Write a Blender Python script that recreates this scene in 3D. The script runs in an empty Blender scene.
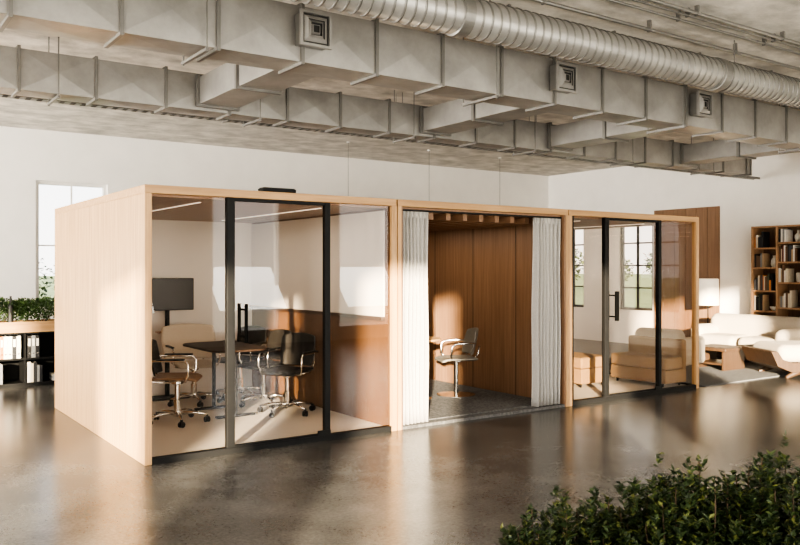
import bpy, bmesh, math, random
from mathutils import Vector, Matrix
random.seed(7)
S = bpy.context.scene
COL = S.collection
PI = math.pi
H_ROOM = 3.8
ORD = ['first','second','third','fourth','fifth','sixth','seventh','eighth','ninth','tenth','eleventh','twelfth','thirteenth','fourteenth','fifteenth','sixteenth']

# ------------------------------------------------------------------ materials
def new_mat(name):
    m = bpy.data.materials.new(name); m.use_nodes = True
    nt = m.node_tree
    return m, nt, nt.nodes['Principled BSDF']

def plain(name, col, rough=.5, metal=0.0, var=0.0, scale=8.0, bump=0.0, bscale=200.0, stretch=(1,1,1), sheen=0.0, spec=None, detail=6):
    m, nt, p = new_mat(name)
    p.inputs['Base Color'].default_value = (*col, 1)
    p.inputs['Roughness'].default_value = rough
    p.inputs['Metallic'].default_value = metal
    if sheen: p.inputs['Sheen Weight'].default_value = sheen
    if spec is not None: p.inputs['Specular IOR Level'].default_value = spec
    tc = nt.nodes.new('ShaderNodeTexCoord')
    mp = nt.nodes.new('ShaderNodeMapping'); mp.inputs['Scale'].default_value = stretch
    nt.links.new(tc.outputs['Object'], mp.inputs['Vector'])
    if var:
        n = nt.nodes.new('ShaderNodeTexNoise'); n.inputs['Scale'].default_value = scale; n.inputs['Detail'].default_value = detail
        n.inputs['Roughness'].default_value = .62
        nt.links.new(mp.outputs['Vector'], n.inputs['Vector'])
        r = nt.nodes.new('ShaderNodeValToRGB')
        r.color_ramp.elements[0].position = .3; r.color_ramp.elements[1].position = .7
        r.color_ramp.elements[0].color = (*[max(0, c*(1-var)) for c in col], 1)
        r.color_ramp.elements[1].color = (*[min(1, c*(1+var)) for c in col], 1)
        nt.links.new(n.outputs['Fac'], r.inputs['Fac'])
        nt.links.new(r.outputs['Color'], p.inputs['Base Color'])
    if bump:
        n2 = nt.nodes.new('ShaderNodeTexNoise'); n2.inputs['Scale'].default_value = bscale; n2.inputs['Detail'].default_value = 3
        nt.links.new(mp.outputs['Vector'], n2.inputs['Vector'])
        b = nt.nodes.new('ShaderNodeBump'); b.inputs['Strength'].default_value = bump; b.inputs['Distance'].default_value = .01
        nt.links.new(n2.outputs['Fac'], b.inputs['Height'])
        nt.links.new(b.outputs['Normal'], p.inputs['Normal'])
    return m

def wood(name, c0, c1, rough=.45, axis='z', fine=34.0, spec=None):
    m, nt, p = new_mat(name)
    p.inputs['Roughness'].default_value = rough
    if spec is not None: p.inputs['Specular IOR Level'].default_value = spec
    tc = nt.nodes.new('ShaderNodeTexCoord')
    mp = nt.nodes.new('ShaderNodeMapping')
    sc = {'z': (fine, fine, 1.1), 'x': (1.1, fine, fine), 'y': (fine, 1.1, fine)}[axis]
    mp.inputs['Scale'].default_value = sc
    nt.links.new(tc.outputs['Object'], mp.inputs['Vector'])
    n = nt.nodes.new('ShaderNodeTexNoise'); n.inputs['Scale'].default_value = 1.0; n.inputs['Detail'].default_value = 7; n.inputs['Roughness'].default_value = .65
    nt.links.new(mp.outputs['Vector'], n.inputs['Vector'])
    r = nt.nodes.new('ShaderNodeValToRGB')
    r.color_ramp.elements[0].position = .28; r.color_ramp.elements[1].position = .72
    r.color_ramp.elements[0].color = (*c0, 1); r.color_ramp.elements[1].color = (*c1, 1)
    nt.links.new(n.outputs['Fac'], r.inputs['Fac'])
    nt.links.new(r.outputs['Color'], p.inputs['Base Color'])
    b = nt.nodes.new('ShaderNodeBump'); b.inputs['Strength'].default_value = .08; b.inputs['Distance'].default_value = .004
    nt.links.new(n.outputs['Fac'], b.inputs['Height']); nt.links.new(b.outputs['Normal'], p.inputs['Normal'])
    return m

def glass(name, tint=(.96, .94, .92), base=.04, edge=.55):
    m = bpy.data.materials.new(name); m.use_nodes = True
    nt = m.node_tree; nt.nodes.clear()
    out = nt.nodes.new('ShaderNodeOutputMaterial')
    tr = nt.nodes.new('ShaderNodeBsdfTransparent'); tr.inputs['Color'].default_value = (*tint, 1)
    gl = nt.nodes.new('ShaderNodeBsdfGlossy'); gl.inputs['Roughness'].default_value = .01
    lw = nt.nodes.new('ShaderNodeLayerWeight'); lw.inputs['Blend'].default_value = .5
    pw = nt.nodes.new('ShaderNodeMath'); pw.operation = 'POWER'; pw.inputs[1].default_value = 4.0
    ml = nt.nodes.new('ShaderNodeMath'); ml.operation = 'MULTIPLY_ADD'; ml.inputs[1].default_value = edge; ml.inputs[2].default_value = base
    mx = nt.nodes.new('ShaderNodeMixShader')
    nt.links.new(lw.outputs['Facing'], pw.inputs[0]); nt.links.new(pw.outputs[0], ml.inputs[0])
    nt.links.new(ml.outputs[0], mx.inputs['Fac'])
    nt.links.new(tr.outputs[0], mx.inputs[1]); nt.links.new(gl.outputs[0], mx.inputs[2])
    nt.links.new(mx.outputs[0], out.inputs['Surface'])
    return m

def emissive(name, col, strength):
    m, nt, p = new_mat(name)
    p.inputs['Base Color'].default_value = (*col, 1)
    p.inputs['Emission Color'].default_value = (*col, 1)
    p.inputs['Emission Strength'].default_value = strength
    return m

def floor_mat():
    m, nt, p = new_mat('polished_concrete')
    tc = nt.nodes.new('ShaderNodeTexCoord')
    n1 = nt.nodes.new('ShaderNodeTexNoise'); n1.inputs['Scale'].default_value = 1.3; n1.inputs['Detail'].default_value = 9; n1.inputs['Roughness'].default_value = .62
    n2 = nt.nodes.new('ShaderNodeTexNoise'); n2.inputs['Scale'].default_value = 40; n2.inputs['Detail'].default_value = 6; n2.inputs['Roughness'].default_value = .75
    nt.links.new(tc.outputs['Object'], n1.inputs['Vector']); nt.links.new(tc.outputs['Object'], n2.inputs['Vector'])
    mx = nt.nodes.new('ShaderNodeMix'); mx.data_type = 'FLOAT'; mx.inputs[0].default_value = .45
    nt.links.new(n1.outputs['Fac'], mx.inputs[2]); nt.links.new(n2.outputs['Fac'], mx.inputs[3])
    r = nt.nodes.new('ShaderNodeValToRGB')
    r.color_ramp.elements[0].position = .34; r.color_ramp.elements[1].position = .66
    r.color_ramp.elements[0].color = (.038, .037, .035, 1); r.color_ramp.elements[1].color = (.160, .154, .143, 1)
    nt.links.new(mx.outputs[0], r.inputs['Fac']); nt.links.new(r.outputs['Color'], p.inputs['Base Color'])
    p.inputs['Roughness'].default_value = .22
    p.inputs['Specular IOR Level'].default_value = .36
    return m

def leaf_mat(name, c0, c1, rough=.38, cm=None):
    m, nt, p = new_mat(name)
    g = nt.nodes.new('ShaderNodeNewGeometry')
    r = nt.nodes.new('ShaderNodeValToRGB')
    r.color_ramp.elements[0].color = (*c0, 1); r.color_ramp.elements[1].color = (*c1, 1)
    if cm:
        e = r.color_ramp.elements.new(.75); e.color = (*cm, 1)
    nt.links.new(g.outputs['Random Per Island'], r.inputs['Fac'])
    nt.links.new(r.outputs['Color'], p.inputs['Base Color'])
    p.inputs['Roughness'].default_value = rough
    return m

M = {}
M['floor'] = floor_mat()
M['wall'] = plain('painted_wall', (.86, .83, .79), .85, var=.03, scale=2.5, bump=.05, bscale=60)
M['ceiling'] = plain('concrete_ceiling', (.56, .525, .475), .9, var=.38, scale=2.6, bump=.9, bscale=9, stretch=(1, 1.3, 1), detail=12)
M['oak'] = wood('light_oak', (.355, .195, .08), (.60, .38, .19), fine=27)
M['oak_x'] = wood('light_oak_along', (.35, .19, .08), (.56, .35, .17), axis='x', fine=27)
M['brown'] = wood('brown_veneer', (.18, .10, .056), (.29, .172, .102), .4)
M['brown_y'] = wood('brown_veneer_along', (.22, .126, .071), (.34, .205, .124), .42, axis='y')
M['walnut'] = wood('walnut', (.11, .058, .028), (.19, .103, .053), .42)
M['darkwalnut'] = wood('dark_walnut', (.05, .028, .016), (.095, .055, .032), .45)
M['darktable'] = wood('dark_table_wood', (.022, .014, .010), (.045, .028, .019), .6, axis='y', spec=.18)
M['shelfwood'] = wood('shelf_wood', (.29, .165, .085), (.41, .245, .138), .5)
M['white_panel'] = plain('white_panel', (.80, .77, .725), .5, var=.02, scale=2)
M['black'] = plain('black_metal', (.012, .012, .012), .55, 0, var=.1, scale=30, spec=.22)
M['matte'] = plain('matte_black', (.004, .004, .004), .8, 0, var=.1, scale=30, spec=.02)
M['black_soft'] = plain('black_leather', (.014, .013, .012), .5, var=.25, scale=14, bump=.15, bscale=260, spec=.3)
M['brown_soft'] = plain('tan_leather', (.22, .13, .07), .5, var=.2, scale=14, bump=.15, bscale=260)
M['chrome'] = plain('polished_steel', (.72, .71, .69), .16, 1.0, var=.03, scale=20)
M['duct'] = plain('galvanised_sheet', (.315, .302, .284), .40, .45, var=.20, scale=3.0, bump=.03, bscale=8)
M['flange'] = plain('galvanised_flange', (.20, .192, .18), .4, .5, var=.08, scale=9)
M['dark_grille'] = plain('dark_grille', (.05, .048, .045), .5, .3, var=.1, scale=9)
M['seam'] = plain('panel_seam', (.06, .04, .027), .7, var=.1, scale=9)  # dark joint line between veneer panels
M['carpet'] = plain('cream_carpet', (.66, .625, .565), .95, var=.08, scale=60, bump=.4, bscale=300)
M['rug'] = plain('charcoal_rug', (.12, .117, .113), .95, var=.55, scale=32, bump=.6, bscale=350)
M['rug2'] = plain('grey_rug', (.19, .187, .183), .95, var=.3, scale=50, bump=.6, bscale=300)
M['curtain'] = plain('linen_curtain', (.44, .42, .39), .9, var=.12, scale=120, bump=.25, bscale=400, stretch=(1, 1, .4))
M['cream'] = plain('cream_boucle', (.53, .46, .37), .92, var=.06, scale=80, bump=.5, bscale=220, sheen=.1)
M['tan'] = plain('tan_fabric', (.30, .195, .10), .9, var=.08, scale=80, bump=.4, bscale=260)
M['white_shell'] = plain('greige_shell', (.18, .165, .14), .5, var=.06, scale=40)
M['shade'] = emissive('cream_lampshade', (.85, .76, .62), .45)
M['ceramic'] = plain('pale_ceramic', (.66, .62, .55), .5, var=.05, scale=20)
M['screen'] = plain('dark_screen', (.010, .011, .013), .3, var=.05, scale=4, spec=.3)
M['glass'] = glass('pod_glass', (.905, .86, .81), .04, .45)
M['glass3'] = glass('smoky_glass', (.83, .775, .715), .035, .4)
M['wglass'] = glass('window_glass', (.98, .98, .98), .03, .4)
M['window'] = plain('white_window_frame', (.78, .755, .72), .5, var=.02, scale=20)
M['window_dark'] = plain('dark_window_frame', (.05, .045, .04), .5, var=.05, scale=20)
M['led'] = emissive('led_strip', (1.0, .90, .76), .7)
M['leaf'] = leaf_mat('sun_flecked_leaf', (.008, .018, .005), (.12, .13, .032), .48, (.030, .050, .013))  # brightest random leaves paint in the sunlight the shrub doesn't receive
M['leaf_hedge'] = leaf_mat('hedge_leaf', (.025, .06, .015), (.10, .17, .045), .5)
M['leaf_tree'] = leaf_mat('tree_leaf', (.03, .05, .02), (.09, .12, .045), .6)
M['stem'] = plain('brown_stem', (.07, .045, .025), .8, var=.2, scale=40)
M['bark'] = plain('bark', (.10, .075, .05), .9, var=.3, scale=12, bump=.5, bscale=40)
M['soil'] = plain('dark_soil', (.03, .022, .016), .95, var=.4, scale=60)
M['planter'] = plain('grey_planter', (.09, .088, .085), .7, var=.12, scale=9)
M['lawn'] = plain('meadow_grass', (.21, .25, .10), .9, var=.3, scale=.6)
M['paper'] = plain('page_paper', (.74, .70, .62), .9, var=.05, scale=50, stretch=(1, 20, 1))
BOOKC = {'black': (.02, .02, .022), 'white': (.66, .62, .56), 'tan': (.36, .25, .15), 'dark red': (.13, .04, .03), 'slate': (.06, .065, .075),
         'grey': (.2, .2, .2), 'olive': (.07, .075, .045), 'orange': (.50, .19, .06), 'cream': (.55, .48, .37), 'brown': (.13, .075, .045)}
for k, c in BOOKC.items(): M['bk_'+k] = plain('cover_'+k.replace(' ', '_'), c, .6, var=.06, scale=30)

# ------------------------------------------------------------------ mesh helper
class MB:
    def __init__(self): self.bm = bmesh.new()
    def face(self, vs, mi=0):
        try:
            f = self.bm.faces.new(vs); f.material_index = mi; return f
        except ValueError: return None
    def box(self, x0, y0, z0, x1, y1, z1, mi=0, T=None):
        v = [Vector(p) for p in ((x0,y0,z0),(x1,y0,z0),(x1,y1,z0),(x0,y1,z0),(x0,y0,z1),(x1,y0,z1),(x1,y1,z1),(x0,y1,z1))]
        if T: v = [T @ p for p in v]
        b = [self.bm.verts.new(p) for p in v]
        for q in ((3,2,1,0),(4,5,6,7),(0,1,5,4),(1,2,6,5),(2,3,7,6),(3,0,4,7)): self.face([b[i] for i in q], mi)
        return self
    def tube(self, pts, r, n=10, mi=0, closed=False, radii=None):
        pts = [Vector(p) for p in pts]; rings = []
        N = len(pts); prev = None
        for i, p in enumerate(pts):
            if closed: d = pts[(i+1) % N] - pts[i-1]
            else: d = pts[min(i+1, N-1)] - pts[max(i-1, 0)]
            d.normalize()
            if prev is None:
                a = Vector((0,0,1)) if abs(d.z) < .9 else Vector((1,0,0))
                u = d.cross(a).normalized()
            else:
                u = (prev - d*prev.dot(d)).normalized()
            prev = u; w = d.cross(u)
            rr = radii[i] if radii else r
            rings.append([self.bm.verts.new(p + u*rr*math.cos(2*PI*k/n) + w*rr*math.sin(2*PI*k/n)) for k in range(n)])
        for i in range(N if closed else N-1):
            A = rings[i]; B = rings[(i+1) % N]
            for k in range(n): self.face([A[k], A[(k+1) % n], B[(k+1) % n], B[k]], mi)
        if not closed:
            self.face(list(reversed(rings[0])), mi); self.face(rings[-1], mi)
        return self
    def lathe(self, prof, n=24, c=(0,0,0), mi=0, axis='z'):
        rings = []
        for r, z in prof:
            ring = []
            for k in range(n):
                a = 2*PI*k/n; p = (r*math.cos(a), r*math.sin(a), z)
                if axis == 'x': p = (z, p[0], p[1])
                if axis == 'y': p = (p[1], z, p[0])
                ring.append(self.bm.verts.new(Vector(c)+Vector(p)))
            rings.append(ring)
        for A, B in zip(rings, rings[1:]):
            for k in range(n): self.face([A[k], A[(k+1) % n], B[(k+1) % n], B[k]], mi)
        self.face(list(reversed(rings[0])), mi); self.face(rings[-1], mi)
        return self
    def prism(self, pts, z0, z1, mi=0):
        a = [self.bm.verts.new((x, y, z0)) for x, y in pts]; b = [self.bm.verts.new((x, y, z1)) for x, y in pts]
        self.face(list(reversed(a)), mi); self.face(b, mi)
        n = len(pts)
        for i in range(n): self.face([a[i], a[(i+1) % n], b[(i+1) % n], b[i]], mi)
        return self
    def grid(self, f, nu, nv, mi=0):
        g = [[self.bm.verts.new(f(i/nu, j/nv)) for j in range(nv+1)] for i in range(nu+1)]
        for i in range(nu):
            for j in range(nv): self.face([g[i][j], g[i+1][j], g[i+1][j+1], g[i][j+1]], mi)
        return self
    def leaf(self, p, d, up, L, W, mi=0):
        d = d.normalized(); s = d.cross(up)
        if s.length < 1e-3: s = d.cross(Vector((1,0,.3)))
        s.normalize(); nrm = s.cross(d)
        b = self.bm.verts
        v0 = b.new(p); v1 = b.new(p + d*L*.45 + s*W*.5 + nrm*W*.16); v2 = b.new(p + d*L); v3 = b.new(p + d*L*.45 - s*W*.5 + nrm*W*.16); m_ = b.new(p + d*L*.5)
        for q in ((v0,m_,v1),(v1,m_,v2),(v2,m_,v3),(v3,m_,v0)): self.face(q, mi)
    def build(self, name, mat, parent=None, smooth=False, bevel=0, seg=2, solid=0, sub=0, loc=None, recalc=True):
        if recalc: bmesh.ops.recalc_face_normals(self.bm, faces=self.bm.faces)
        me = bpy.data.meshes.new(name); self.bm.to_mesh(me); self.bm.free()
        for m in (mat if isinstance(mat, (list, tuple)) else [mat]): me.materials.append(m)
        if smooth:
            for p in me.polygons: p.use_smooth = True
        o = bpy.data.objects.new(name, me); COL.objects.link(o)
        if parent: o.parent = parent
        if loc: o.location = loc
        if solid:
            md = o.modifiers.new('solid', 'SOLIDIFY'); md.thickness = solid; md.offset = 0
        if bevel:
            md = o.modifiers.new('bevel', 'BEVEL'); md.width = bevel; md.segments = seg; md.limit_method = 'ANGLE'
            if smooth: md.harden_normals = True
        if sub:
            md = o.modifiers.new('sub', 'SUBSURF'); md.levels = sub; md.render_levels = sub
        return o

def box_obj(name, mat, a, b, parent=None, bevel=0, seg=2, smooth=False):
    return MB().box(*a, *b).build(name, mat, parent, smooth, bevel, seg)

def thing(name, label, cat, loc=(0,0,0), rz=0, group=None):
    o = bpy.data.objects.new(name, None); COL.objects.link(o)
    o.empty_display_size = .1
    o.location = loc; o.rotation_euler = (0, 0, rz)
    return tag(o, label, cat, group)
def tag(o, label, cat, group=None, kind=None):
    o['label'] = label; o['category'] = cat
    if group: o['group'] = group
    if kind: o['kind'] = kind
    return o
def struct(o):
    o['kind'] = 'structure'; return o

# ------------------------------------------------------------------ room shell
XL, XR, YF, YB = -10.0, 11.8, -9.0, 7.1
struct(box_obj('floor', M['floor'], (XL-.2, YF-.2, -.2), (XR+.2, YB+.2, 0)))
struct(box_obj('ceiling', M['ceiling'], (XL-.2, YF-.2, H_ROOM), (XR+.2, YB+.2, H_ROOM+.2)))
def wall(name, axis, at, thick, u0, u1, openings):
    mb = MB()
    def seg(a, b, z0, z1):
        if b-a < 1e-4 or z1-z0 < 1e-4: return
        if axis == 'x': mb.box(a, at, z0, b, at+thick, z1)
        else: mb.box(at, a, z0, at+thick, b, z1)
    u = u0
    for a, b, z0, z1 in sorted(openings):
        seg(u, a, 0, H_ROOM); seg(a, b, 0, z0); seg(a, b, z1, H_ROOM); u = b
    seg(u, u1, 0, H_ROOM)
    return struct(mb.build(name, M['wall']))
WN = [0]
def window(axis, at, a, b, z0, z1, nx, nz, glazed=True, t=.05, bar=.03, mat='window'):
    WN[0] += 1
    mb = MB()
    def bx(u0, u1, w0, w1, e=0):
        if axis == 'x': mb.box(u0, at-t/2-e, w0, u1, at+t/2+e, w1)
        else: mb.box(at-t/2-e, u0, w0, at+t/2+e, u1, w1)
    f = .055
    bx(a, a+f, z0, z1, .01); bx(b-f, b, z0, z1, .01); bx(a+f, b-f, z0, z0+f, .01); bx(a+f, b-f, z1-f, z1, .01)
    for i in range(1, nx):
        u = a + (b-a)*i/nx; bx(u-bar/2, u+bar/2, z0+f, z1-f)
    for j in range(1, nz):
        w = z0 + (z1-z0)*j/nz; bx(a+f, b-f, w-bar/2, w+bar/2, -.008)
    o = struct(mb.build('window_%d' % WN[0], M[mat]))
    if glazed:
        g = MB()
        if axis == 'x': vs = [(a+f, at, z0+f), (b-f, at, z0+f), (b-f, at, z1-f), (a+f, at, z1-f)]
        else: vs = [(at, a+f, z0+f), (at, b-f, z0+f), (at, b-f, z1-f), (at, a+f, z1-f)]
        g.face([g.bm.verts.new(v) for v in vs]); g.build('pane', M['wglass'], o)
    return o
back_open = [(.50, 1.60, .95, 3.0), (-3.6, -2.5, .95, 3.0), (-6.6, -5.5, .95, 3.0)]
right_open = [(4.12, 5.0, .72, 2.62), (6.0, 6.75, .72, 2.62), (-4.5, -3.4, .72, 2.62)]
front_open = [(-8.4, -7.25, .3, 3.4), (-6.98, -6.3, .3, 3.4), (-5.3, -3.9, .3, 3.4), (-2.25, -1.1, .3, 3.4), (.9, 2.9, .3, 3.4), (4.2, 5.7, .3, 3.4), (7.2, 8.7, .3, 3.4)]  # unseen openings, placed so the sun patches land in the pods
left_open = [(-7.6, -5.8, .3, 3.4), (-4.4, -2.6, .3, 3.4), (-1.2, .6, .3, 3.4), (2.0, 3.8, .3, 3.4), (4.8, 6.6, .3, 3.4)]  # unseen; rearmost opening added to brighten the back wall and rear ceiling
wall('wall_back', 'x', YB, .2, XL, XR, back_open)
wall('wall_right', 'y', XR, .2, YF, YB+.2, right_open)
wall('wall_front', 'x', YF-.2, .2, XL, XR, front_open)
wall('wall_left', 'y', XL-.2, .2, YF-.2, YB+.2, left_open)
for a, b, z0, z1 in back_open: window('x', YB+.09, a, b, z0, z1, 2, 2, bar=.022)
for a, b, z0, z1 in right_open: window('y', XR+.09, a, b, z0, z1, 2, 4, mat='window_dark')
for a, b, z0, z1 in front_open: window('x', YF-.1, a, b, z0, z1, 1, 1, False)
for a, b, z0, z1 in left_open: window('y', XL-.1, a, b, z0, z1, 2, 4, False)
# timber panel on the right wall
mb = MB()
for i in range(6): mb.box(XR-.035, 2.56+i*.25, .0, XR-.002, 2.56+i*.25+.243, 2.80)
mb.box(XR-.012, 2.57, .0, XR-.002, 4.05, 2.79)
tag(mb.build('wall_panelling', M['brown']), 'tall brown timber panelling on the white wall between window and bookcase', 'wall panel')

# ------------------------------------------------------------------ pods
PD, PH, PT = 3.34, 2.30, .06
def pane(name, x0, z0, x1, z1, y, parent, mat='glass'):
    g = MB(); g.face([g.bm.verts.new(v) for v in ((x0,y,z0),(x1,y,z0),(x1,y,z1),(x0,y,z1))])
    return g.build(name, M[mat], parent)
def pane_y(name, y0, z0, y1, z1, x, parent, mat='glass'):
    g = MB(); g.face([g.bm.verts.new(v) for v in ((x,y0,z0),(x,y1,z0),(x,y1,z1),(x,y0,z1))])
    return g.build(name, M[mat], parent)
def pod_door(root, x0, x1, hz0, hz1, hr=.015, gm='glass'):
    zt = PH-.07
    fr = MB()
    fr.box(x0, .005, .05, x0+.072, .06, zt).box(x1-.055, .005, .05, x1, .06, zt)
    fr.box(x0+.072, .01, zt-.03, x1-.055, .055, zt).box(x0+.072, .01, .05, x1-.055, .055, .065)
    d = fr.build('door', M['black'], root, bevel=.003); d['label'] = 'black framed glass door'
    pane('door_glass', x0+.072, .065, x1-.055, zt-.03, .032, d, gm)
    hx = x0+.155
    for s in (-1, 1):
        yy = .032 + s*.075
        h = MB()
        h.tube([(hx, yy, hz0), (hx, yy, hz1)], hr, 10)
        for z in (hz0+.05, hz1-.05): h.tube([(hx, .032, z), (hx, yy, z)], .009, 8)
        h.build('pull_handle', M['matte'], d, smooth=False)
    hg = MB().box(x1-.14, -.012, .052, x1-.005, .004, .10)
    hg.build('pivot_hinge', M['black'], d, bevel=.003)
    return d
def pod_shell(name, label, x0, w, left, right, back, floorm, ceil):
    r = thing(name, label, 'office pod', (x0, 0, 0))
    zt = PH-.07
    if left: box_obj('side_wall', left, (0, 0, 0), (PT, PD, zt), r, .004)
    if right: box_obj('side_wall', right, (w-PT, 0, 0), (w, PD, zt), r, .004)
    box_obj('roof', M['oak_x'], (0, 0, zt), (w, PD, PH), r, .004)
    box_obj('ceiling_panel', ceil, (PT, .07, zt-.02), (w-PT, PD-PT, zt-.001), r)
    if back: box_obj('back_wall', back, (PT, PD-PT, .03), (w-PT, PD, zt-.02), r)
    box_obj('floor_panel', floorm, (PT, .065 if floorm is not M['rug'] else .0, 0), (w-PT, PD-PT if back else PD, .03), r)
    return r
# pod 1
W1 = 2.50
p1 = pod_shell('meeting_pod', 'large light oak meeting pod with glass front, leftmost, holding table and black chairs', 0, W1, M['oak'], M['walnut'], M['white_panel'], M['carpet'], M['brown_y'])
box_obj('front_post', M['oak'], (W1-PT-.001, -.004, 0), (W1+.002, .03, PH-.07), p1)
box_obj('sill', M['black'], (PT, 0, 0), (W1-PT, .065, .05), p1)
box_obj('whiteboard', M['white_panel'], (W1-PT-.016, .12, 1.125), (W1-PT-.001, PD-PT-.02, 2.19), p1, .003)
box_obj('ledge', M['darkwalnut'], (W1-PT-.045, .12, 1.09), (W1-PT-.001, PD-PT-.002, 1.124), p1, .002)
box_obj('wall_seam', M['dark_grille'], (1.02, PD-PT-.004, .03), (1.03, PD-PT-.0005, 2.2), p1)
pane('glass_panel', PT, .05, .717, PH-.07, .032, p1)
pod_door(p1, .717, 1.746, .96, 1.30)
pane('glass_panel', 1.746, .05, W1-PT, PH-.07, .032, p1)
for x in (.62, 1.86): box_obj('light_strip', M['led'], (x-.01, .4, PH-.098), (x+.01, PD-.45, PH-.091), p1)
# pod 2
X2, W2 = 2.515, 2.42
p2 = pod_shell('curtained_pod', 'middle open wood lined pod with grey curtains instead of a glass front', X2, W2, M['brown'], M['brown'], M['brown'], M['rug'], M['brown_y'])
for i in range(10): box_obj('ceiling_slat', M['brown_y'], (PT+.08+i*.235, .30, PH-.165), (PT+.14+i*.235, PD-PT-.01, PH-.091), p2)
box_obj('curtain_rail', M['black'], (PT, .05, PH-.108), (W2-PT, .09, PH-.091), p2)
box_obj('front_edge', M['oak'], (-.003, -.005, 0), (PT-.02, .02, PH-.07), p2)
box_obj('front_edge', M['oak'], (W2-PT+.02, -.005, 0), (W2+.003, .02, PH-.07), p2)
for y in (.82, 1.645, 2.47): box_obj('wall_seam', M['seam'], (W2-PT-.004, y, .03), (W2-PT-.0005, y+.008, 2.2), p2)
# pod 3
X3, W3 = 4.945, 2.50
p3 = pod_shell('lounge_pod', 'glass walled lounge pod with oak frame, rightmost of the row', X3, W3, M['brown'], None, None, M['carpet'], M['brown_y'])
box_obj('front_post', M['oak'], (-.002, -.004, 0), (PT-.015, .03, PH-.07), p3)
box_obj('corner_post', M['oak'], (W3-PT, 0, 0), (W3, .07, PH-.07), p3)
box_obj('corner_post', M['oak'], (W3-PT, PD-.07, 0), (W3, PD, PH-.07), p3)
box_obj('corner_post', M['oak'], (PT, PD-.05, 0), (PT+.05, PD, PH-.07), p3)
box_obj('jamb', M['black'], (PT+.001, .005, .051), (PT+.026, .06, PH-.071), p3)
box_obj('sill', M['black'], (PT, 0, 0), (W3-PT, .065, .05), p3)
box_obj('sill', M['black'], (W3-.045, .07, .0), (W3-.015, PD-.07, .05), p3)
pane('glass_panel', PT+.026, .05, .635, PH-.07, .032, p3, 'glass3')
pod_door(p3, .635, 1.712, .97, 1.33, .026, 'glass3')
pane('glass_panel', 1.712, .05, W3-PT, PH-.07, .032, p3, 'glass3')
pane_y('side_glass', .07, .05, PD-.07, PH-.07, W3-.03, p3)
pane('back_glass', PT+.05, .03, W3-PT, PH-.07, PD-.03, p3)
for x in (.62, 1.86): box_obj('light_strip', M['led'], (x-.01, .4, PH-.098), (x+.01, PD-.45, PH-.091), p3)
# box on the roof of pod 1
r = thing('control_box', 'flat black control box lying on roof edge of the leftmost pod', 'control box', (1.07, .03, PH))
box_obj('case', M['black'], (0, 0, 0), (.33, .12, .035), r, .006)
box_obj('lid', M['dark_grille'], (.01, .01, .035), (.32, .11, .042), r, .003)

# curtains
def curtain(x0, x1, label, ph):
    r = thing('curtain', label, 'curtain', ((x0+x1)/2, .07, 0), group='linen curtains of the middle pod')
    w = x1-x0; n = 7
    def f(u, v):
        am = (.030 + .012*math.sin(7*u+ph))*(1-.25*v*v)
        taper = 1 + .06*(1-v)*math.sin(3*u+ph)
        return Vector(((u-.5)*w*taper + .006*math.sin(9*v+5*u), am*math.sin(2*PI*n*u+ph+.25*math.sin(3*v)), .034 + v*2.155))
    MB().grid(f, 110, 14).build('drape', M['curtain'], r, smooth=True, solid=.004)
    box_obj('heading_tape', M['curtain'], (-w/2, -.006, 2.13), (w/2, .006, 2.19), r)
curtain(2.58, 2.93, 'pale grey linen curtain drawn to the left side of the middle pod', 0)
curtain(4.46, 4.865, 'pale grey linen curtain drawn to the right side of the middle pod', 1.3)

# ------------------------------------------------------------------ chairs
def back_shell(w, z0, z1, y0, lean, curve, rnd=.25):
    def f(u, v):
        uu = 2*u-1
        k = 1 - rnd*max(0, v-.55)**2*2.2 - .12*(1-v)**3
        return Vector((w/2*uu*k, y0 - lean*v + curve*uu*uu, z0 + (z1-z0)*v - .03*v*uu*uu))
    return f
def seat_shell(w, d, z):
    def f(u, v):
        uu = 2*u-1
        k = 1 - .10*(2*v-1)**4
        return Vector((w/2*uu*k, -d/2 + d*v, z - .02*(1-uu*uu)*math.sin(PI*v) - .035*max(0, v-.75)**2*16))
    return f
def arms(root, mat_f, mat_p, wx=.27):
    for s in (-1, 1):
        a = MB().tube([(s*.17, .08, .435), (s*(wx-.02), .12, .45), (s*wx, .15, .52), (s*wx, .15, .62), (s*wx, .12, .655), (s*wx, -.10, .66), (s*wx, -.2, .66), (s*.205, -.255, .655)], .011, 10)
        ao = a.build('armrest', mat_f, root, smooth=True)
        box_obj('arm_pad', mat_p, (s*wx-.02, -.17, .665), (s*wx+.02, .12, .682), ao, .007, 3, True)
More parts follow.
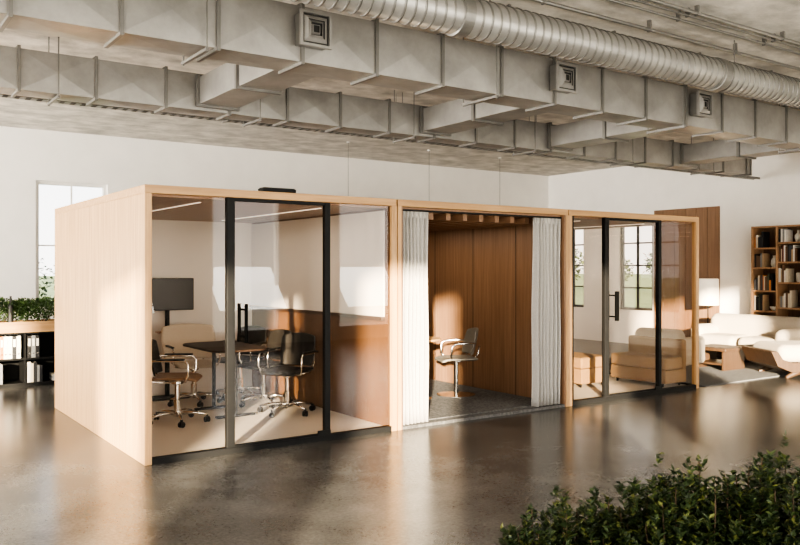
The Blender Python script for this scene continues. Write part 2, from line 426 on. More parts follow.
def conference_chair(label, loc, rz, m_seat, m_back, bw=.45, bt=.86, thick=.016):
    r = thing('office_chair', label, 'chair', loc, rz, 'castor chairs in the leftmost pod')
    MB().grid(seat_shell(.47, .46, .475), 14, 12).build('seat', m_seat, r, smooth=True, solid=.03, sub=1)
    MB().grid(back_shell(bw, .50, bt, -.225, .07, .045, .14), 14, 12).build('backrest', m_back, r, smooth=True, solid=thick, sub=1)
    bf = MB()
    bf.tube([(-.185, -.30, .72), (-.185, -.262, .50), (-.17, -.2, .435), (-.15, -.05, .43), (.15, -.05, .43), (.17, -.2, .435), (.185, -.262, .50), (.185, -.30, .72)], .011, 8)
    bf.build('back_frame', M['chrome'], r, smooth=True)
    arms(r, M['chrome'], M['black_soft'])
    MB().lathe([(.06, .425), (.06, .40), (.026, .385), (.026, .24), (.036, .235), (.036, .10), (.05, .09), (.05, .07)], 16).build('column', M['chrome'], r, smooth=False)
    b = MB()
    for k in range(5):
        a = 2*PI*k/5+.3
        b.tube([(.0, .0, .10), (.16*math.cos(a), .16*math.sin(a), .105), (.30*math.cos(a), .30*math.sin(a), .078)], .016, 8, radii=[.022, .018, .012])
    b.build('star_base', M['chrome'], r, smooth=True)
    for k in range(5):
        a = 2*PI*k/5+.3; cx, cy = .30*math.cos(a), .30*math.sin(a)
        c = MB(); T = Matrix.Translation((cx, cy, .03)) @ Matrix.Rotation(a+.6, 4, 'Z')
        for s in (-1, 1):
            ring = []
            for x in (s*.006, s*.024):
                ring.append([c.bm.verts.new(T @ Vector((x, .029*math.cos(2*PI*q/14), .029*math.sin(2*PI*q/14)))) for q in range(14)])
            for q in range(14): c.face([ring[0][q], ring[0][(q+1) % 14], ring[1][(q+1) % 14], ring[1][q]])
            c.face(ring[0]); c.face(ring[1])
        c.box(-.007, -.012, 0, .007, .012, .05, T=T)
        c.build('caster', M['black'], r)
    return r
conference_chair('castor chair with tan seat and dark back near the left oak wall', (.80, 1.50, .03), -PI/2-.5, M['brown_soft'], M['black_soft'])
conference_chair('black castor chair nearest the glass door, right side of the meeting table', (1.97, 1.34, .03), PI/2+.55, M['black_soft'], M['black_soft'])
conference_chair('black castor chair in the middle beside the wood partition, right side of table', (2.0, 1.99, .03), PI/2+.2, M['black_soft'], M['black_soft'])
conference_chair('black castor chair furthest back, at the far right corner of the table', (2.0, 2.66, .03), PI/2+.5, M['black_soft'], M['black_soft'])
conference_chair('wide cream upholstered castor chair at the far end of the meeting table', (1.36, 2.53, .03), PI-.1, M['cream'], M['cream'], .66, .92, .05)

# meeting table (rounded corners)
t = thing('meeting_table', 'dark wood meeting table with rounded corners inside the leftmost pod', 'table', (1.42, 1.76, .03))
pts = []
hw, hl, rr = .32, .56, .18
for cx, cy, a0 in ((hw-rr, hl-rr, 0), (-(hw-rr), hl-rr, 90), (-(hw-rr), -(hl-rr), 180), (hw-rr, -(hl-rr), 270)):
    for k in range(9):
        a = math.radians(a0+k*90/8); pts.append((cx+rr*math.cos(a), cy+rr*math.sin(a)))
MB().prism(pts, .712, .735).build('tabletop', M['darktable'], t, bevel=.005)
for sy in (-.30, .30):
    MB().lathe([(.02, .025), (.02, .70), (.09, .703), (.09, .711)], 16, (0, sy, 0)).build('leg', M['black'], t)
    MB().box(-.22, sy-.028, 0, .22, sy+.028, .025).build('foot', M['black'], t, bevel=.006)

# display and its stand
st = thing('display_stand', 'black pole stand carrying the screen at back of the leftmost pod', 'stand', (1.25, 3.08, .03))
MB().box(-.24, -.15, 0, .24, .15, .02).build('base', M['black'], st, bevel=.006)
MB().tube([(0, .05, .02), (0, .05, 1.3)], .028, 14).build('pole', M['black'], st)
box_obj('shelf', M['shelfwood'], (-.16, -.10, .80), (.10, .02, .82), st, .004)
mo = thing('display_screen', 'black flat display screen on a pole stand in the leftmost pod', 'screen', (1.22, 3.06, 1.10))
box_obj('casing', M['black'], (-.33, -.03, 0), (.33, .03, .39), mo, .006)
pane('screen', -.318, .015, .318, .378, -.0315, mo, 'screen')

# pod 2 content
tag(box_obj('pod_rug', M['rug'], (X2+.1, .12, .0305), (X2+W2-.1, 3.0, .042), None, .004), 'textured charcoal rug covering the floor of the middle pod', 'rug')
t2 = thing('side_table', 'small round oak table beside left curtain in the middle pod', 'table', (3.63, 1.26, .042))
MB().lathe([(.30, .70), (.315, .705), (.32, .715), (.32, .725), (.315, .73)], 40).build('tabletop', M['oak_x'], t2)
MB().lathe([(.028, .025), (.028, .70)], 16).build('column', M['chrome'], t2)
MB().lathe([(.21, 0), (.21, .012), (.06, .025)], 32).build('base', M['chrome'], t2)
c2 = thing('swivel_chair', 'greige swivel armchair on a steel disc base in the middle pod', 'chair', (4.24, 1.22, .042), 1.15)
MB().grid(seat_shell(.47, .46, .46), 14, 12).build('seat', M['white_shell'], c2, smooth=True, solid=.03, sub=1)
MB().grid(back_shell(.46, .50, .83, -.205, .07, .08, .45), 16, 12).build('backrest', M['white_shell'], c2, smooth=True, solid=.018, sub=1)
for s in (-1, 1):
    a = MB().tube([(s*.2, .1, .445), (s*.26, .13, .5), (s*.27, .12, .62), (s*.27, .08, .65), (s*.265, -.08, .66), (s*.21, -.18, .655)], .012, 10).build('armrest', M['chrome'], c2, smooth=True)
    MB().tube([(s*.19, -.17, .455), (s*.2, -.225, .53), (s*.2, -.245, .62)], .011, 8).build('back_bracket', M['chrome'], c2, smooth=True)
MB().lathe([(.09, .43), (.09, .415), (.028, .405), (.028, .02)], 18).build('column', M['chrome'], c2)
MB().lathe([(.24, 0), (.24, .008), (.05, .03), (.03, .035)], 40).build('base', M['chrome'], c2)

# ------------------------------------------------------------------ soft furniture
def cushion(name, a, b, mat, parent, r=.07):
    return MB().box(*a, *b).build(name, mat, parent, True, r, 5)
def stub_legs(parent, xs, ys, z, mat, r=.02):
    for x in xs:
        for y in ys: MB().lathe([(r*.7, 0), (r, z)], 12, (x, y, 0)).build('leg', mat, parent)
ot = thing('bench_seat', 'small low tan upholstered seat near left side of the glass lounge pod', 'bench', (6.24, 1.05, .03))
box_obj('base', M['tan'], (-.27, -.31, .05), (.27, .31, .25), ot, .012, 3, True)
cushion('cushion', (-.275, -.315, .25), (.275, .315, .40), M['tan'], ot, .03)
stub_legs(ot, (-.21, .21), (-.24, .24), .05, M['black'])
tb = thing('bench_seat', 'tan upholstered bench with low backrest against right glass of the lounge pod', 'bench', (7.14, .58, .03))
box_obj('base', M['tan'], (-.25, -.46, .05), (.20, .46, .23), tb, .012, 3, True)
cushion('cushion', (-.255, -.46, .23), (.12, .46, .39), M['tan'], tb, .03)
cushion('backrest', (.115, -.46, .22), (.21, .46, .62), M['tan'], tb, .03)
stub_legs(tb, (-.20, .15), (-.38, .38), .05, M['black'])

tag(box_obj('lounge_rug', M['rug2'], (7.62, .02, 0), (11.35, 3.0, .014), None, .004), 'large grey rug under the cream lounge furniture', 'rug')
RZ = .014
def armchair(label, loc, rz, w, d, group=None):
    r = thing('armchair', label, 'armchair', loc, rz, group)
    cushion('seat', (-d/2+.12, -w/2+.13, .16), (d/2, w/2-.13, .42), M['cream'], r, .09)
    cushion('backrest', (-d/2, -w/2+.02, .12), (-d/2+.24, w/2-.02, .68), M['cream'], r, .115)
    for s in (-1, 1):
        cushion('armrest', (-d/2+.08, s*(w/2-.08)-.085, .12), (d/2-.02, s*(w/2-.08)+.085, .55), M['cream'], r, .08)
    stub_legs(r, (-d/2+.14, d/2-.14), (-w/2+.14, w/2-.14), .16, M['walnut'], .022)
    return r
armchair('cream rounded armchair on the grey rug seen through right glass of the pod', (8.55, 1.30, RZ), .15, .84, .82)
# sofa by the bookcase
so = thing('sofa', 'long cream rounded sofa standing in front of the bookcase', 'sofa', (10.83, 1.38, RZ), 0)
box_obj('plinth', M['darkwalnut'], (-.38, -.82, .05), (.38, .82, .14), so, .01)
for i in (0, 1): cushion('seat_cushion', (-.42, -.82+i*.83, .14), (.22, -.01+i*.83, .44), M['cream'], so, .12)
cushion('backrest', (.14, -.90, .14), (.46, .90, .78), M['cream'], so, .155)
cushion('armrest', (-.40, .66, .14), (.3, .92, .60), M['cream'], so, .125)
cushion('armrest', (-.40, -.92, .14), (.3, -.66, .60), M['cream'], so, .125)
stub_legs(so, (-.3, .3), (-.7, .7), .05, M['darkwalnut'], .025)
# lounge chair with timber shell in front
lc = thing('lounge_chair', 'large cream chaise cradled on an angled timber base at the right edge', 'lounge chair', (9.97, -.14, RZ), -.52)
prof = [(-.74, .30), (-.66, .18), (-.50, .13), (.45, .13), (.66, .2), (.80, .34), (.88, .34), (.76, .13), (.5, -.01), (-.52, -.01), (-.74, .08), (-.84, .30)]
tb_ = MB()
fa = [tb_.bm.verts.new((x, -.44, z+.09)) for x, z in prof]; fb = [tb_.bm.verts.new((x, .44, z+.09)) for x, z in prof]
n_ = len(prof)
for i in range(n_): tb_.face([fa[i], fa[(i+1) % n_], fb[(i+1) % n_], fb[i]])
for i in range(5):
    j = n_-1-i
    tb_.face([fa[i], fa[i+1], fa[j-1], fa[j]]); tb_.face([fb[i], fb[i+1], fb[j-1], fb[j]])
tb_.build('timber_shell', M['darkwalnut'], lc, bevel=.008)
cushion('seat', (-.70, -.43, .22), (.50, .43, .48), M['cream'], lc, .12)
T = Matrix.Translation((.60, 0, .40)) @ Matrix.Rotation(.22, 4, 'Y')
MB().box(-.17, -.45, -.14, .17, .45, .44, T=T).build('backrest', M['cream'], lc, True, .16, 6)
for sx in (-1, 1):
    for sy in (-1, 1):
        MB().tube([(sx*.58, sy*.37, 0), (sx*.36, sy*.34, .10)], .022, 10, radii=[.024, .06]).build('leg', M['darkwalnut'], lc)
# low coffee table
ct = thing('coffee_table', 'low dark walnut coffee table in front of the cream sofa', 'coffee table', (9.50, 1.06, RZ))
MB().box(-.32, -.32, .30, .32, .32, .35).build('tabletop', M['darkwalnut'], ct, bevel=.01, seg=3)
for s in (-1, 1): box_obj('side_panel', M['darkwalnut'], (-.28, s*.25-.02, 0), (.28, s*.25+.02, .30), ct, .005)
box_obj('lower_shelf', M['darkwalnut'], (-.27, -.23, .08), (.27, .23, .11), ct, .004)
# floor lamp
fl = thing('floor_lamp', 'floor lamp with a pale drum shade beside the sofa and timber panelling', 'lamp', (11.4, 2.55, RZ))
MB().lathe([(.15, 0), (.15, .015), (.02, .03)], 28).build('base', M['black'], fl)
MB().tube([(0,0,.02), (0,0,1.2)], .011, 10).build('pole', M['black'], fl)
MB().lathe([(.195, .90), (.20, .91), (.19, 1.39), (.18, 1.40)], 36).build('lamp_shade', M['shade'], fl, smooth=False)

# ------------------------------------------------------------------ bookcase
BX, BY = 11.42, .29
bc = thing('bookcase', 'tall brown wooden open bookcase against the right white wall', 'bookcase', (BX, BY, 0))
BW, BD, BH, NB = 1.38, .35, 2.36, 3
bay = BW/NB
for i in range(NB+1): box_obj('upright', M['shelfwood'], (0, i*bay-.016, 0), (BD, i*bay+.016, BH), bc, .002)
SH = {2: [.08, .44, .83, 1.19, 1.60, 1.95, BH-.03], 1: [.08, .50, .90, 1.34, 1.70, 2.04, BH-.03], 0: [.08, .44, .80, 1.18, 1.55, 1.93, BH-.03]}
for i in range(NB):
    for z in SH[i]: box_obj('shelf', M['shelfwood'], (.003, i*bay+.016, z), (BD-.012, (i+1)*bay-.016, z+.028), bc)
box_obj('back_panel', M['walnut'], (BD-.012, -.01, .0), (BD, BW+.01, BH), bc)
def book(name, w, h, d, colour, loc, rz, label, group, lean=0):
    t_ = .004; mb = MB()
    mb.box(0, 0, 0, d, t_, h).box(0, w-t_, 0, d, w, h).box(-.002, t_, 0, t_, w-t_, h)
    mb.box(t_, t_, .004, d-.006, w-t_, h-.005, mi=1)
    o = mb.build(name, [M['bk_'+colour], M['paper']])
    o.location = loc; o.rotation_euler = (lean, 0, rz)
    tag(o, label, 'book', group); return o
ROWN = ['bottom', 'fifth', 'fourth', 'third', 'second', 'top']
keys = list(BOOKC)
wts = [4, 4, 4, 1, 2, 4, 2, 1, 5, 5]
FILL = {(2,5): .45, (2,4): .5, (2,3): .8, (2,2): .45, (1,5): .35, (1,4): .75, (1,3): .4, (1,2): .6}
VASE = {}
for bi, bname in ((2, 'left'), (1, 'middle')):
    for zi in range(2, 6):
        z = SH[bi][zi]+.0285
        gap = SH[bi][zi+1]-z-.03
        y = (bi+1)*bay - .02; k = 0
        ymin = (bi+1)*bay - FILL[(bi, zi)]*bay
        while True:
            w = random.uniform(.022, .042)
            if y-w < ymin or y-w < bi*bay+.02: break
            c = random.choices(keys, wts)[0]
            h = min(gap, random.uniform(.18, .30)); d = random.uniform(.17, .23)
            book('book', w, h, d, c, (BX+.03+random.uniform(0, .02), BY+y-w, z), 0,
                 '%s book, %s from the left on the %s shelf of the bookcase %s bay' % (c, ORD[min(k, 15)], ROWN[zi], bname), 'books in the bookcase')
            y -= w+.0012; k += 1
        VASE[(bi, zi)] = (y - bi*bay)/2 + bi*bay
for (bi, zi, prof, lb_) in ((2, 4, [(.035, 0), (.06, .05), (.05, .13), (.022, .18), (.028, .21)], 'pale ceramic vase on the second shelf of the bookcase left bay'),
                       (2, 2, [(.03, 0), (.075, .04), (.08, .075)], 'pale ceramic bowl on the fourth shelf of the bookcase left bay'),
                       (1, 5, [(.04, 0), (.065, .07), (.06, .12), (.02, .16), (.02, .20)], 'pale ceramic vase on the top shelf of the bookcase middle bay'),
                       (1, 3, [(.035, 0), (.05, .04), (.05, .15), (.04, .17)], 'pale ceramic jar on the third shelf of the bookcase middle bay')):
    o = MB().lathe(prof, 24).build('vase', M['ceramic'], smooth=True); o.location = (BX+.16, BY+VASE[(bi, zi)], SH[bi][zi]+.0285)
    tag(o, lb_, 'vase')

# ------------------------------------------------------------------ low cabinet with hedge
lx0, lx1, ly0, ly1 = -1.07, 1.13, 5.30, 5.72
lb = thing('low_cabinet', 'low black open shelving cabinet with oak planter top behind the leftmost pod', 'cabinet', (0, 5.30, 0))
cd = .42
for i in range(5): box_obj('upright', M['black'], (lx0+i*.55-.012, 0, .03), (lx0+i*.55+.012, cd, .74), lb)
for z in (.03, .365, .715): box_obj('shelf', M['black'], (lx0+.012, .004, z), (lx1-.012, cd-.01, z+.025), lb)
box_obj('back_panel', M['black'], (lx0-.01, cd-.01, .03), (lx1+.01, cd, .74), lb)
box_obj('plinth', M['black'], (lx0+.03, .04, 0), (lx1-.03, cd-.04, .03), lb)
mb = MB()
mb.box(lx0-.02, -.01, .74, lx1+.02, .02, .885).box(lx0-.02, cd-.02, .74, lx1+.02, cd+.01, .885)
mb.box(lx0-.02, .02, .74, lx0+.01, cd-.02, .885).box(lx1-.01, .02, .74, lx1+.02, cd-.02, .885).box(lx0+.01, .02, .74, lx1-.01, cd-.02, .86, mi=1)
mb.build('planter_top', [M['oak_x'], M['soil']], lb)
def hedge_leaves(n, x0, x1, y0, y1, z0, z1, L, seed):
    rnd = random.Random(seed); mb = MB()
    for _ in range(n):
        x = rnd.uniform(x0, x1); y = rnd.uniform(y0, y1)
        top = z1 - .06*abs(math.sin(x*9))*rnd.random() - .05*((y-(y0+y1)/2)/((y1-y0)/2))**2
        z = z0 + (top-z0)*rnd.random()**.6
        d = Vector((rnd.gauss(0, 1), rnd.gauss(0, 1), rnd.gauss(.5, .7)))
        mb.leaf(Vector((x, y, z)), d, Vector((rnd.gauss(0, .4), rnd.gauss(0, .4), 1)), L*rnd.uniform(.7, 1.2), L*.55)
    return mb
for i in range(4):
    x0 = lx0+.03+i*.54
    r = thing('box_shrub', 'dark green box shrub in the oak planter, %s from the left' % ORD[i], 'shrub', (x0+.26, 5.51, .86), group='shrubs in the cabinet planter')
    hedge_leaves(2600, -.29, .29, -.19, .19, .02, .34, .042, 20+i).build('foliage', M['leaf_hedge'], r, recalc=False)
    for k in range(7):
        a = 2*PI*k/7; MB().tube([(.03*math.cos(a), .03*math.sin(a), 0), (.16*math.cos(a), .1*math.sin(a), .2)], .005, 6).build('stem', M['stem'], r)
def binder(loc, w, colour, label):
    h, d = .30, .26; mb = MB()
    mb.box(0, .003, 0, .004, d, h).box(w-.004, .003, 0, w, d, h).box(0, 0, 0, w, .003, h)
    mb.box(.006, .02, .006, w-.006, d-.02, h-.01, mi=1)
    mb.box(w*.2, -.001, .16, w*.8, 0, .26, mi=1)
    mb.lathe([(.010, -.0015), (.010, 0)], 12, (w/2, 0, .06), axis='y', mi=2)
    o = mb.build('binder', [M['bk_'+colour], M['paper'], M['chrome']]); o.location = loc
    tag(o, label, 'binder', 'binders and books in the low cabinet'); return o
x = -.49; k = 0
for c in ['white', 'white', 'grey', 'white', 'orange', 'white', 'white', 'black', 'white']:
    w = .052 if c != 'orange' else .04
    binder((x, 5.315, .391), w, c, '%s binder, %s from left on upper shelf beside the cabinet divider' % (c, ORD[k])); x += w+.0015; k += 1
x = .06
for k, c in enumerate(['black', 'grey', 'black']):
    binder((x, 5.315, .391), .05, c, '%s binder, %s from left on upper shelf nearest the pod' % (c, ORD[k])); x += .0515
for (bx0, cols, nm) in ((-.49, ['grey', 'black', 'brown', 'black', 'cream', 'grey'], 'left of the divider'), (.06, ['white', 'cream', 'black', 'grey', 'black'], 'nearest the pod')):
    x = bx0
    for k, c in enumerate(cols):
        w = random.uniform(.03, .045)
        o = book('book', w, random.uniform(.22, .28), .2, c, (x+w, 5.318, .0565), PI/2, '%s book, %s from left on cabinet lower shelf %s' % (c, ORD[k], nm), 'binders and books in the low cabinet')
        x += w+.0015
z = .0565
for k, c in enumerate(['white', 'grey', 'cream']):
    mb = MB(); mb.box(0, 0, 0, .17, .22, .004).box(0, 0, .026, .17, .22, .03).box(0, 0, .004, .004, .22, .026).box(.004, .004, .004, .166, .216, .026, mi=1)
    o = mb.build('book', [M['bk_'+c], M['paper']]); o.location = (.385, 5.33, z); z += .0305
    tag(o, '%s book lying flat on cabinet lower shelf, %s of stack' % (c, ['bottom', 'middle', 'top'][k]), 'book', 'binders and books in the low cabinet')
bo = thing('bottle', 'dark glass bottle vase standing among the box shrubs', 'vase', (-.14, 5.36, .861))
MB().lathe([(.03, 0), (.034, .01), (.034, .23), (.014, .29), (.013, .37), (.016, .375)], 20).build('body', M['dark_grille'], bo, smooth=True)

# ------------------------------------------------------------------ ducts
def ring(mb, x, y0, y1, z0, z1, e=.022, t=.026):
    mb.box(x-t/2, y0-e, z0-e, x+t/2, y0, z1+e).box(x-t/2, y1, z0-e, x+t/2, y1+e, z1+e)
    mb.box(x-t/2, y0, z0-e, x+t/2, y1, z0).box(x-t/2, y0, z1, x+t/2, y1, z1+e)
def rect_duct(label, x0, x1, y0, y1, z0, z1, step, off):
    r = thing('air_duct', label, 'duct', (0, 0, z0))
    xs = [x0]; x = x0+off
    while x < x1-.1: xs.append(x); x += step
    xs.append(x1)
    mb = MB()
    for a, b in zip(xs, xs[1:]):
        A = [Vector(p) for p in ((a,y0,z0),(b,y0,z0),(b,y0,z1),(a,y0,z1),(a,y1,z0),(b,y1,z0),(b,y1,z1),(a,y1,z1))]
        V = [mb.bm.verts.new(p) for p in A]
        for q, n in (((0,1,2,3), (0,-1,0)), ((4,7,6,5), (0,1,0)), ((0,4,5,1), (0,0,-1)), ((3,2,6,7), (0,0,1))):
            c = mb.bm.verts.new(sum((A[i] for i in q), Vector())/4 + Vector(n)*.014)
            for i in range(4): mb.face([V[q[i]], V[q[(i+1) % 4]], c])
    for x in (x0, x1):
        mb.face([mb.bm.verts.new(p) for p in ((x,y0,z0),(x,y1,z0),(x,y1,z1),(x,y0,z1))])
    o = mb.build('duct_body', M['duct'], r); o.location = (0, 0, -z0)
    for x in xs[1:]:
        m2 = MB(); ring(m2, x, y0, y1, z0, z1)
        f = m2.build('flange', M['flange'], r); f.location = (0, 0, -z0)
    return r
AY0, AY1, AZ0, AZ1 = -1.245, -.90, 3.150, 3.565
BY0, BY1, BZ0, BZ1 = 1.20, 1.50, 3.20, 3.565
rect_duct('large front rectangular sheet metal duct with square vents, under ceiling', -5.0, 11.7, AY0, AY1, AZ0, AZ1, .66, .5)
rect_duct('rear rectangular sheet metal duct ending before the right wall', -5.0, 10.6, BY0, BY1, BZ0, BZ1, .66, .3)
bl = ['leftmost', 'second from the left', 'third from the left', 'rightmost']
for i, x in enumerate((1.1, 3.87, 6.0, 8.88)):
    r = thing('branch_duct', 'short branch duct linking the front and rear ducts, %s' % bl[i], 'duct', (x, 0, 3.25), group='short branch ducts')
    box_obj('duct_body', M['duct'], (-.2, AY1+.002, 0), (.2, BY0-.002, .27), r, .004)
    for y in (AY1+.06, .2, BY0-.05):
        m2 = MB()
        m2.box(-.225, y-.02, -.025, -.2, y+.02, .295).box(.2, y-.02, -.025, .225, y+.02, .295).box(-.2, y-.02, -.025, .2, y+.02, 0).box(-.2, y-.02, .27, .2, y+.02, .295)
        m2.build('flange', M['flange'], r)
for i, x in enumerate((.83, 3.46, 5.57, 8.48)):
    r = thing('air_diffuser', 'square louvred air vent on the front duct face, %s' % bl[i], 'vent', (x, AY0-.013, 3.37), group='square duct vents')
    s_ = .13
    box_obj('collar', M['flange'], (-s_+.015, -.10, -s_+.015), (s_-.015, -.006, s_-.015), r)
    mb = MB(); mb.box(-s_, -.125, -s_, -s_+.02, -.10, s_).box(s_-.02, -.125, -s_, s_, -.10, s_).box(-s_+.02, -.125, -s_, s_-.02, -.10, -s_+.02).box(-s_+.02, -.125, s_-.02, s_-.02, -.10, s_)
    mb.build('face_frame', M['duct'], r)
    box_obj('core', M['dark_grille'], (-s_+.02, -.105, -s_+.02), (s_-.02, -.1005, s_-.02), r)
    for q in (.094, .066, .036):
        mb = MB()
        o_ = [(-q,-q), (q,-q), (q,q), (-q,q)]; i_ = [(a*.72, b*.72) for a, b in o_]
        vo = [mb.bm.verts.new((a, -.108, b)) for a, b in o_]; vi = [mb.bm.verts.new((a, -.128, b)) for a, b in i_]
        for k in range(4): mb.face([vo[k], vo[(k+1) % 4], vi[(k+1) % 4], vi[k]])
        mb.build('louvre', M['duct'], r, solid=.004)
# spiral duct
sp = thing('spiral_duct', 'round spiral ribbed metal duct running along the ceiling', 'duct', (0, -2.08, 3.43))
R_ = .138
sb = MB().lathe([(R_, -5.0), (R_, 11.7)], 36, axis='x').build('tube', M['duct'], sp, smooth=False)
for p in sb.data.polygons: p.use_smooth = len(p.vertices) == 4
hel = []
pitch = .085; n = 20; L = 16.6
for k in range(int(L/pitch*n)):
    a = 2*PI*k/n; hel.append((-4.95+pitch*k/n, R_*math.cos(a), R_*math.sin(a)))
MB().tube(hel, .011, 4).build('spiral_seam', M['flange'], sp, smooth=True)
for x in (-1.5, 1.6, 4.7, 7.8):
    MB().lathe([(R_+.001, x-.05), (R_+.015, x-.045), (R_+.015, x+.045), (R_+.001, x+.05)], 36, axis='x').build('coupling', M['flange'], sp)
    MB().tube([(x+.3, 0, R_-.002), (x+.3, 0, 3.8-3.43)], .006, 6).build('hanger_rod', M['flange'], sp)
# conduits and cable tray
for y, z, rr, lb_ in ((-2.02, 3.715, .016, 'thin steel conduit running directly above the spiral duct'), (-2.32, 3.73, .012, 'slimmer steel conduit beside the spiral duct, second from front duct'),
                      (-1.62, 3.75, .014, 'steel conduit between spiral duct and front duct under ceiling'), (-2.50, 3.735, .016, 'thick steel conduit nearest the viewer on the ceiling'), (-2.41, 3.74, .010, 'thinnest steel conduit between two others on the ceiling')):
    r = thing('conduit', lb_, 'conduit', (0, y, z))
    MB().tube([(-5, 0, 0), (11.7, 0, 0)], rr, 10).build('pipe', M['flange'], r, smooth=True)
    for k in range(12): box_obj('clip', M['flange'], (-4+k*1.3, -.018, -rr-.004), (-3.98+k*1.3, .018, 3.7995-z), r)
tr = thing('cable_tray', 'narrow perforated steel cable tray hanging just behind the rear duct', 'cable tray', (0, 1.68, 3.215))
mb = MB(); mb.box(-5, -.06, 0, 11.6, -.056, .04).box(-5, .056, 0, 11.6, .06, .04)
k = -4.95
while k < 11.5: mb.box(k, -.056, 0, k+.05, .056, .005); k += .1
mb.build('tray', M['flange'], tr)
for k in range(7):
    m2 = MB()
    for s in (-.07, .07): m2.tube([(-3.2+k*2.3, s, -.012), (-3.2+k*2.3, s, .584)], .004, 6)
    m2.box(-3.21+k*2.3, -.08, -.012, -3.19+k*2.3, .08, -.001)
    m2.build('hanger', M['flange'], tr)
def hanger(x, y0, y1, z, label, group):
    r = thing('duct_hanger', label, 'hanger', (x, (y0+y1)/2, z), group=group)
    hw_ = (y1-y0)/2+.03
    for s in (-1, 1): MB().tube([(0, s*hw_, -.03), (0, s*hw_, 3.799-z)], .006, 8).build('rod', M['flange'], r)
    box_obj('crossbar', M['flange'], (-.012, -hw_-.015, -.022), (.012, hw_+.015, -.001), r)
HN = ['far left', 'second', 'third', 'fourth', 'fifth', 'sixth']
for k in range(6): hanger(-.42+k*1.98, BY0-.026, BY1+.026, BZ0-.026, 'threaded rod hanger under the rear duct, %s along from the left' % HN[k], 'rear duct hangers')
for k in range(4): hanger(.02+k*2.64, AY0-.026, AY1+.026, AZ0-.026, 'threaded rod hanger under the front duct, %s along from the left' % HN[k], 'front duct hangers')
# pendants hanging behind the pods
for i, x in enumerate((5.18, 6.93, 8.68)):
    r = thing('pendant_lamp', 'thin pendant cable hanging from ceiling behind the pods, %s' % ['left one', 'middle one', 'right one'][i], 'pendant lamp', (x, 5.35, 1.95), group='pendants behind the pods')
    MB().tube([(0,0,.24), (0,0,1.85)], .004, 6).build('cord', M['flange'], r)
    MB().lathe([(.20, 0), (.19, .03), (.10, .16), (.03, .22), (.02, .25)], 28).build('lamp_shade', M['black'], r, smooth=True)
    MB().lathe([(.03, 1.835), (.03, 1.849)], 20).build('ceiling_rose', M['wall'], r)

# ------------------------------------------------------------------ foreground planter and shrubs
RA = -math.radians(34.9)
PC = Vector((.33, -5.075, 0))
pl = thing('planter', 'long grey planter box holding the foreground shrubs', 'planter', PC, RA)
mb = MB()
mb.box(-.82, -.2, 0, .82, -.175, .55).box(-.82, .175, 0, .82, .2, .55).box(-.82, -.175, 0, -.795, .175, .55).box(.795, -.175, 0, .82, .175, .55)
mb.box(-.795, -.175, 0, .795, .175, .05)
mb.build('box', M['planter'], pl)
box_obj('soil', M['soil'], (-.795, -.175, .05), (.795, .175, .50), pl)
def shrub(label, off, h, rad, seed, tw):
    rnd = random.Random(seed)
    p = PC + Vector((0, 0, .50)) + Matrix.Rotation(RA, 3, 'Z') @ Vector((off, 0, 0))
    r = thing('leafy_shrub', label, 'shrub', p, RA, 'foreground shrubs in the planter')
    lv = MB()
    for k in range(tw):
        a = rnd.uniform(0, 2*PI); q = rnd.random()**.5
        spr = rnd.uniform(1.02, 1.10) if k % 14 == 0 else rnd.uniform(.62, 1.0)
        tip = Vector((rad*q*math.cos(a), rad*.75*q*math.sin(a), h*(1-.38*q*q)*spr))
        base = Vector((.05*math.cos(a), .05*math.sin(a), 0))
        mid = base.lerp(tip, .5) + Vector((.05*math.cos(a), .05*math.sin(a), -.02))
        path = []
        for i in range(9):
            t_ = i/8; path.append(base*(1-t_)**2 + mid*2*t_*(1-t_) + tip*t_*t_)
        if k < 40: MB().tube(path, .004, 5, radii=[.006-.0005*i for i in range(9)]).build('stem', M['stem'], r)
        for i in range(2, 9):
            d0 = (path[i]-path[i-1]).normalized()
            for s_ in range(7 if i < 8 else 13):
                ph = rnd.uniform(0, 2*PI)
                side = d0.cross(Vector((math.cos(ph), math.sin(ph), .2))).normalized()
                d = d0*rnd.uniform(.25, .9) + side
                lv.leaf(path[i]-d0*rnd.uniform(0, .045), d, Vector((rnd.gauss(0,.3), rnd.gauss(0,.3), 1)), rnd.uniform(.018, .033), rnd.uniform(.010, .0155))
    lv.build('foliage', M['leaf'], r, recalc=False)
shrub('leftmost low dark green leafy shrub in the foreground planter', -.54, .38, .25, 1, 240)
shrub('middle dark green leafy shrub in the foreground planter', -.18, .48, .28, 2, 340)
shrub('tallest dark green leafy shrub, third along the foreground planter', .16, .53, .29, 3, 350)
shrub('rightmost leafy shrub at the lower right corner in the foreground', .53, .49, .30, 4, 340)

# ------------------------------------------------------------------ outdoors
lawn = MB().box(-90, -90, -.45, 200, 200, -.25).build('lawn', M['lawn']); tag(lawn, 'green meadow outside the windows', 'grass', kind='stuff')
def tree(label, loc, h, cr, seed, L=.22, n=900):
    rnd = random.Random(seed)
    r = thing('tree', label, 'tree', loc, group='trees outside the windows')
    MB().tube([(0,0,0), (.05,.02,h*.3), (0,.05,h*.6), (.02,0,h*.85)], .1, 8, radii=[.13, .10, .07, .02]).build('trunk', M['bark'], r, smooth=True)
    mb = MB()
    for _ in range(n):
        u = Vector((rnd.gauss(0,1), rnd.gauss(0,1), rnd.gauss(0,1))).normalized()*rnd.random()**.4
        p = Vector((u.x*cr, u.y*cr, h*.60 + u.z*h*.36))
        mb.leaf(p, Vector((rnd.gauss(0,1), rnd.gauss(0,1), rnd.gauss(0,.7))), Vector((0,0,1)), L*rnd.uniform(.6,1.2), L*.6)
    mb.build('crown', M['leaf_tree'], r, recalc=False)
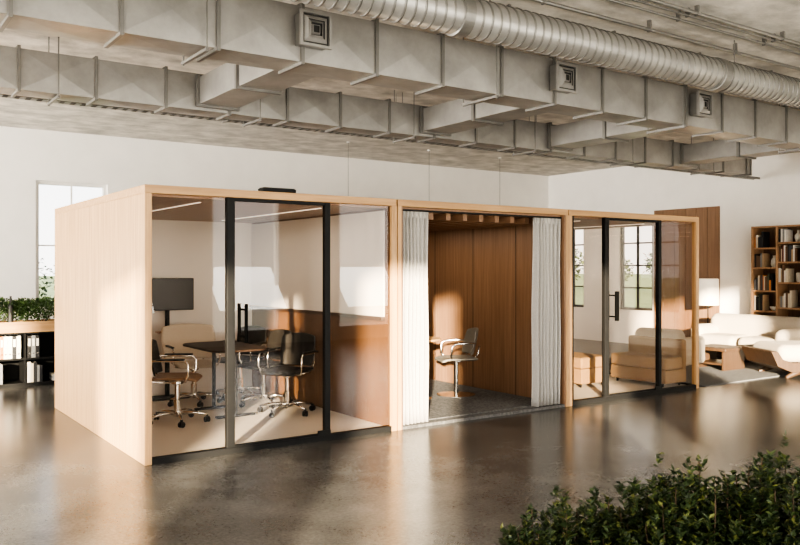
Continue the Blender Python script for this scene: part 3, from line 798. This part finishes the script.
tx = [(34.0, 42.5, 3.0, 1.4), (36.8, 40.2, 3.3, 1.5), (39.6, 37.9, 2.8, 1.3), (42.4, 35.6, 3.7, 1.5), (45.2, 33.3, 2.9, 1.4), (48.0, 31.0, 3.6, 1.5), (50.8, 28.7, 2.9, 1.4)]
for i, (x, y, h, cr) in enumerate(tx):
    tree('distant green tree on the meadow outside the right windows, %s one' % ORD[i], (x, y, -.249), h, cr, 50+i, .34, 700)
tree('small green tree outside the left back window', (1.35, 12.2, -.249), 2.3, .6, 77, .12, 500)

# ------------------------------------------------------------------ light
w = bpy.data.worlds.new('World'); S.world = w; w.use_nodes = True
nt = w.node_tree; bg = nt.nodes['Background']
tc = nt.nodes.new('ShaderNodeTexCoord'); sx = nt.nodes.new('ShaderNodeSeparateXYZ'); rp = nt.nodes.new('ShaderNodeValToRGB')
rp.color_ramp.elements[0].position = .0; rp.color_ramp.elements[0].color = (1, .97, .93, 1)
rp.color_ramp.elements[1].position = .5; rp.color_ramp.elements[1].color = (.66, .77, .92, 1)
nt.links.new(tc.outputs['Generated'], sx.inputs[0]); nt.links.new(sx.outputs['Z'], rp.inputs['Fac']); nt.links.new(rp.outputs['Color'], bg.inputs['Color'])
bg.inputs['Strength'].default_value = 2.8
sd = bpy.data.lights.new('sun', 'SUN'); sd.energy = 30.0; sd.color = (1, .84, .61); sd.angle = .02
so_ = bpy.data.objects.new('sun', sd); COL.objects.link(so_)
so_.rotation_euler = Vector((.62, .78, -.15)).to_track_quat('-Z', 'Y').to_euler(); so_.location = (-20, -30, 12)
def area(loc, rot, sx_, sy_, e, col, nm='window_fill'):  # by default a fill lamp added at an unseen window, imitating skylight
    d = bpy.data.lights.new(nm, 'AREA'); d.shape = 'RECTANGLE'; d.size = sx_; d.size_y = sy_; d.energy = e; d.color = col
    o = bpy.data.objects.new(nm, d); COL.objects.link(o); o.location = loc; o.rotation_euler = rot
WC = (1, .955, .885)
for a, b, z0, z1 in front_open:
    s_ = (b-a)/1.4
    area(((a+b)/2, YF-.05, (z0+z1)/2), (PI/2, 0, 0), b-a, z1-z0, 42*s_, WC)
    area(((a+b)/2, YF-.02, 1.2), (PI/2+.75, 0, 0), b-a, 1.2, 85*s_, WC)  # added fill, tilted up to brighten the ceiling
for (a, b, z0, z1), e1, e2 in zip(left_open, (130, 145, 160, 270, 340), (130, 160, 230, 540, 760)):
    area((XL-.05, (a+b)/2, (z0+z1)/2), (0, -PI/2, 0), z1-z0, b-a, e1, WC)
    area((XL-.02, (a+b)/2, 1.2), (0, -PI/2-.75, 0), 1.2, b-a, e2, WC)  # added upward fill, strongest at the back for the rear ceiling
# linear ceiling lights of the pods
for x, e in ((X2+.61, 10), (X2+1.79, 10), (.62, 4), (1.86, 4), (X3+.62, 3), (X3+1.86, 3)):
    area((x, 1.65, PH-.17), (0, 0, 0), .03, 2.4, e, (1, .88, .72), 'pod_light')

# ------------------------------------------------------------------ camera
cam = bpy.data.cameras.new('camera'); co = bpy.data.objects.new('camera', cam); COL.objects.link(co)
co.location = (-2.05, -6.58, 1.615); co.rotation_euler = (PI/2, 0, -math.atan2(.572, .820))
cam.sensor_width = 36; cam.lens = 36*805/800; cam.shift_y = -.0056; cam.clip_end = 400
S.camera = co
S.view_settings.view_transform = 'AgX'
S.view_settings.exposure = 0.1
try: S.view_settings.look = 'AgX - High Contrast'
except Exception: pass
